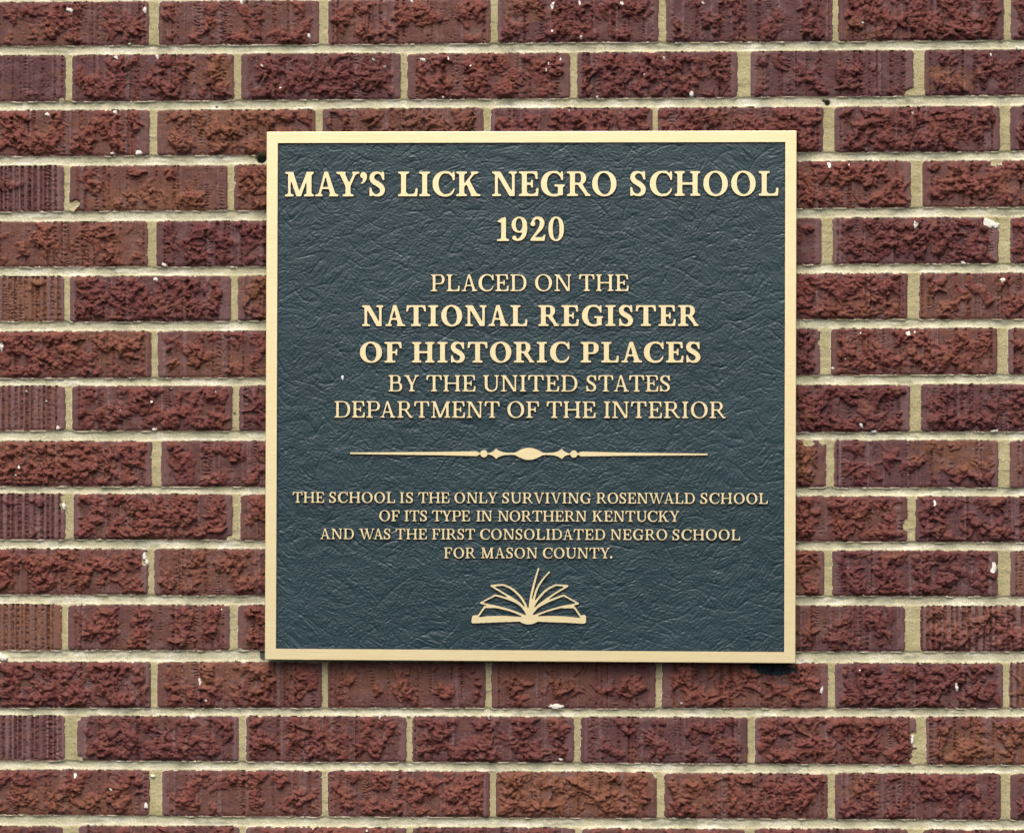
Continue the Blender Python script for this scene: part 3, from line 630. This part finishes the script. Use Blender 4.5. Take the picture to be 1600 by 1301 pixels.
# raised shapes: closed outlines in plaque metres -> solid with a softened edge
def solid(name, loops, depth, bev):
    cu = bpy.data.curves.new(name, 'CURVE'); cu.dimensions = '2D'; cu.fill_mode = 'BOTH'
    cu.bevel_depth = bev; cu.bevel_resolution = 1; cu.extrude = (depth-2*bev)/2; cu.offset = -bev*.25
    for lp in loops:
        sp = cu.splines.new('POLY'); sp.points.add(len(lp)-1); sp.points.foreach_set('co', np.column_stack([lp, np.zeros(len(lp)), np.ones(len(lp))]).astype(np.float32).ravel()); sp.use_cyclic_u = True
    tmp = bpy.data.objects.new(name, cu); me = bpy.data.meshes.new_from_object(tmp); bpy.data.objects.remove(tmp); bpy.data.curves.remove(cu); return me
def relief(name, groups, top=0.0, depth=.0036, bev=.0005, label=None):
    bm = bmesh.new()
    for lp in groups:
        m_ = solid(name, lp, depth, bev); bm.from_mesh(m_); bpy.data.meshes.remove(m_)
    me = bpy.data.meshes.new(name); bm.to_mesh(me); bm.free(); zt = depth/2
    me.transform(Matrix.Translation(Vector((0, top, 0))-Vector(OFF)) @ Matrix.Rotation(math.pi/2, 4, 'X') @ Matrix.Translation(Vector((0, 0, -zt))))
    me.materials.clear(); o = link(name, me, [BRASS, SIDE], plaque)
    nr = np.zeros(len(me.polygons)*3, np.float32); me.polygons.foreach_get('normal', nr); nr = nr.reshape(-1, 3)
    me.polygons.foreach_set('material_index', (nr[:, 1] > -.97).astype(np.int32)); me.polygons.foreach_set('use_smooth', np.zeros(len(me.polygons), bool)); me.update()
    if label: o['label'] = label
    return o
def P2(px, py): x, z = at(px, py, 0.0); return np.stack([x, z], 1)

BOLD = (.208,.094,.082,.12); HEAVY = (.230,.100,.085,.12); MED = (.163,.080,.068,.11); SMALL = (.176,.090,.078,.115)
KERN = {'AY':-.12,"Y'":0,"'S":.03,'OO':.03,'HO':.02,'SC':.03,'NE':.03,'EG':.03,'GR':.03,'IC':.03,'OL':.02,'HI':.03,'IS':.03,'NA':-.02,'ON':.03,'IO':.03,'TH':-.02,'LY':-.10,'TY':-.08,'AT':-.07,'TA':-.07,'PA':-.10,'WA':-.13,'VI':-.03,'IV':-.03,'RV':-.06,'LA':0,'DA':-.04,'LD':0,'RT':-.02,'KY':-.06,'NW':-.02,'AL':-.02,'AC':-.04,'Y.':-.12,'AS':-.02,'LI':0,'AN':-.02,'UR':0}
GC = {}
def gl(ch, wt):
    if (ch, wt) not in GC: m, W = glyph(ch, *wt); GC[ch, wt] = (trace(m), W)
    return GC[ch, wt]
# line: weight, (cap top, baseline) at left end, the same at right end, words with the x they begin and end at
TEXT = [
 (BOLD, (268.8,307.0), (267.4,305.9), [("MAY'S",445.2,602.5),("LICK",622,751.2),("NEGRO",769,963.4),("SCHOOL",984,1216.3)]),
 (BOLD, (339.4,376.6), (339.2,376.2), [("1920",776.6,881.2)]),
 (MED, (428.9,455.0), (428.8,454.7), [("PLACED",673.2,822.6),("ON",835.9,892.9),("THE",904.6,982.2)]),
 (HEAVY, (477.0,509.5), (476.8,509.2), [("NATIONAL",565.7,824),("REGISTER",841,1092)]),
 (HEAVY, (534.3,566.3), (534.2,566.2), [("OF",562.2,628),("HISTORIC",643.9,889.8),("PLACES",907.3,1095)]),
 (MED, (586,611.3), (586.3,611.6), [("BY",607,654.8),("THE",666.2,743),("UNITED",754.8,902.2),("STATES",915.6,1047.9)]),
 (MED, (626.7,652.1), (627.5,653.2), [("DEPARTMENT",522.5,780.8),("OF",792.6,842.7),("THE",854.1,930.7),("INTERIOR",943.5,1134)]),
 (SMALL, (768.3,785.0), (770.2,787.0), [("THE",457.3,506.6),("SCHOOL",514,617.5),("IS",624.5,646),("THE",653.6,702.3),("ONLY",710,777.3),("SURVIVING",784.4,923.4),("ROSENWALD",931.7,1085.7),("SCHOOL",1094,1199.6)]),
 (SMALL, (797.0,813.8), (798.1,814.9), [("OF",592.5,624.7),("ITS",632,667.7),("TYPE",675,734.4),("IN",744.2,768.8),("NORTHERN",778,916.4),("KENTUCKY",925.5,1061.6)]),
 (SMALL, (825.3,841.9), (827.0,843.7), [("AND",500,553),("WAS",561,610.6),("THE",618,667),("FIRST",675,742.5),("CONSOLIDATED",750,945.6),("NEGRO",954,1042.6),("SCHOOL",1050.4,1156.4)]),
 (SMALL, (855.0,871.7), (855.4,872.1), [("FOR",693.7,743),("MASON",751.5,839.5),("COUNTY.",848,957.2)])]
for wt, (t0, b0), (t1, b1), words in TEXT:
    xa, xb = words[0][1], words[-1][2]; loops = []
    for wd, x0, x1 in words:
        ws = [gl(c, wt)[1] for c in wd]; ks = [KERN.get(wd[i:i+2], 0) for i in range(len(wd)-1)]
        u = ((x0+x1)/2-xa)/(xb-xa); cap = (b0-t0)+((b1-t1)-(b0-t0))*u
        nat = sum(ws)+sum(ks); n = len(wd)-1; kx = cap
        tr = ((x1-x0)/kx-nat)/max(n, 1)
        if not -.03 < tr < .11: tr = min(max(tr, -.03), .11); kx = (x1-x0)/(nat+tr*n)
        x = x0
        for i, c in enumerate(wd):
            grp = []
            for lp in gl(c, wt)[0]:
                px = x+kx*lp[:,0]; py = b0+(b1-b0)*(px-xa)/(xb-xa)-cap*lp[:,1]; grp.append(P2(px, py))
            loops.append(grp)
            x += kx*(ws[i]+tr+(ks[i] if i < n else 0))
    relief('text_line', loops, label='raised gold capitals reading '+' '.join(w_[0] for w_ in words))

# divider
def half(x):
    d = abs(x-826.4)
    xs_ = [0,6,12,17,20.5,23,30,38,44,48,50.5,51.3,53,56,60,64.3,76.2,79,81.5,84,90,140,279.5]
    hs_ = [9.6,9.0,7.0,4.6,2.7,1.8,1.6,2.2,3.6,5.6,7.6,8.3,6.4,3.6,1.9,1.1,1.0,2.4,3.9,3.9,3.7,2.7,1.3]
    h = np.interp(d, xs_, hs_); b = d-70.3
    return max(h, math.sqrt(max(0, 5.8**2-b*b)))
xs_ = np.concatenate([np.arange(547, 730, 3), np.arange(730, 923, .6), np.arange(923, 1107.1, 3)]); hs_ = np.array([half(x) for x in xs_]); yc = 707.9+(xs_-547)/560*1.9
relief('divider_ornament', [[np.vstack([P2(xs_, yc-hs_), P2(xs_[::-1], (yc+hs_)[::-1])])]], bev=.0005)

# open book emblem
set_res(300); g = Mask(); K = 590
bz = lambda *p: [((x-300)/K, (560-y)/K, r*.88/K) for x, y, r in p]
for st in ([(352,500,9),(412,416,9)],[(412,415,11),(510,417,9)],[(510,417,9),(620,443,9),(700,473,10),(765,500,12)],
 [(377,383,8),(500,317,9)],[(500,317,9),(600,345,10),(690,382,12),(740,430,12),(775,490,12)],[(377,384,8),(520,412,8),(640,447,9),(765,498,10)],
 [(467,238,9),(568,231,9)],[(568,231,9),(640,265,10),(710,330,11),(750,395,11),(775,470,11)],[(467,239,9),(560,295,9),(650,350,11),(705,390,12),(750,440,11)],
 [(862,93,8),(838,170,10),(815,260,11),(797,340,11),(787,430,12),(782,495,13)],[(952,123,8),(893,190,9),(848,265,10),(825,340,11),(803,420,12),(785,490,12)],
 [(1104,240,9),(1005,232,9)],[(1005,232,9),(930,272,10),(870,332,11),(827,392,11),(793,470,11)],[(1104,241,9),(1000,302,9),(910,366,11),(855,410,12),(800,475,11)],
 [(1193,387,8),(1070,318,9)],[(1070,318,9),(960,360,11),(885,395,12),(832,432,12),(795,485,12)],[(1193,388,8),(1060,413,9),(930,450,9),(850,480,10),(795,502,11)],
 [(1215,500,9),(1158,416,9)],[(1158,417,10),(1060,418,9)]): g.brush(bz(*st))
pl = lambda *p: g.poly([((x-300)/K, (560-y)/K) for x, y in p])
pl((300,540),(308,552),(470,545),(705,537),(722,548),(745,557),(780,562),(812,557),(835,548),(850,538),(1100,547),(1245,555),(1258,545),(1258,490),(1250,482),(1222,482),(1215,508),(1120,495),(1000,489),(880,491),(800,500),
   (760,500),(680,495),(560,488),(430,491),(358,503),(352,484),(318,484),(308,492))
relief('open_book_emblem', [[P2(680+(300+l[:,0]*K)/5.3333, 870+(560-l[:,1]*K)/5.3333) for l in trace(g.m, 2.4, .2)]])

# a small raised white streak on the field
def blob(name, cx, cy, rx, ry, y0, y1, mat, seed, label=None):
    x, z = at(cx, cy, y0); vv, ff = [], []; m, k = 18, 7; r = np.random.default_rng(seed); ph = r.uniform(0, 6, 3)
    for i in range(k):
        e = i/(k-1)*math.pi/2
        for j in range(m):
            a = j/m*2*math.pi; w_ = 1+.22*math.sin(2*a+ph[0])+.14*math.sin(3*a+ph[1])+.08*math.sin(5*a+ph[2])
            w_ *= r.uniform(.86, 1.12) if i < k-1 else 1; vv.append((x+rx*PX*math.cos(a)*math.cos(e)*w_, y0+(y1-y0)*math.sin(e)*r.uniform(.8, 1.05), z+ry*PX*math.sin(a)*math.cos(e)*w_))
    for i in range(k-1):
        for j in range(m): ff.append((i*m+j, i*m+(j+1)%m, (i+1)*m+(j+1)%m, (i+1)*m+j))
    o = pmesh(name, vv, ff, [mat], True)
    if label: o['label'] = label
    return o
blob('white_fleck', 535.3, 590, 1.6, 4.6, .0027, .0019, WHITE, 8)
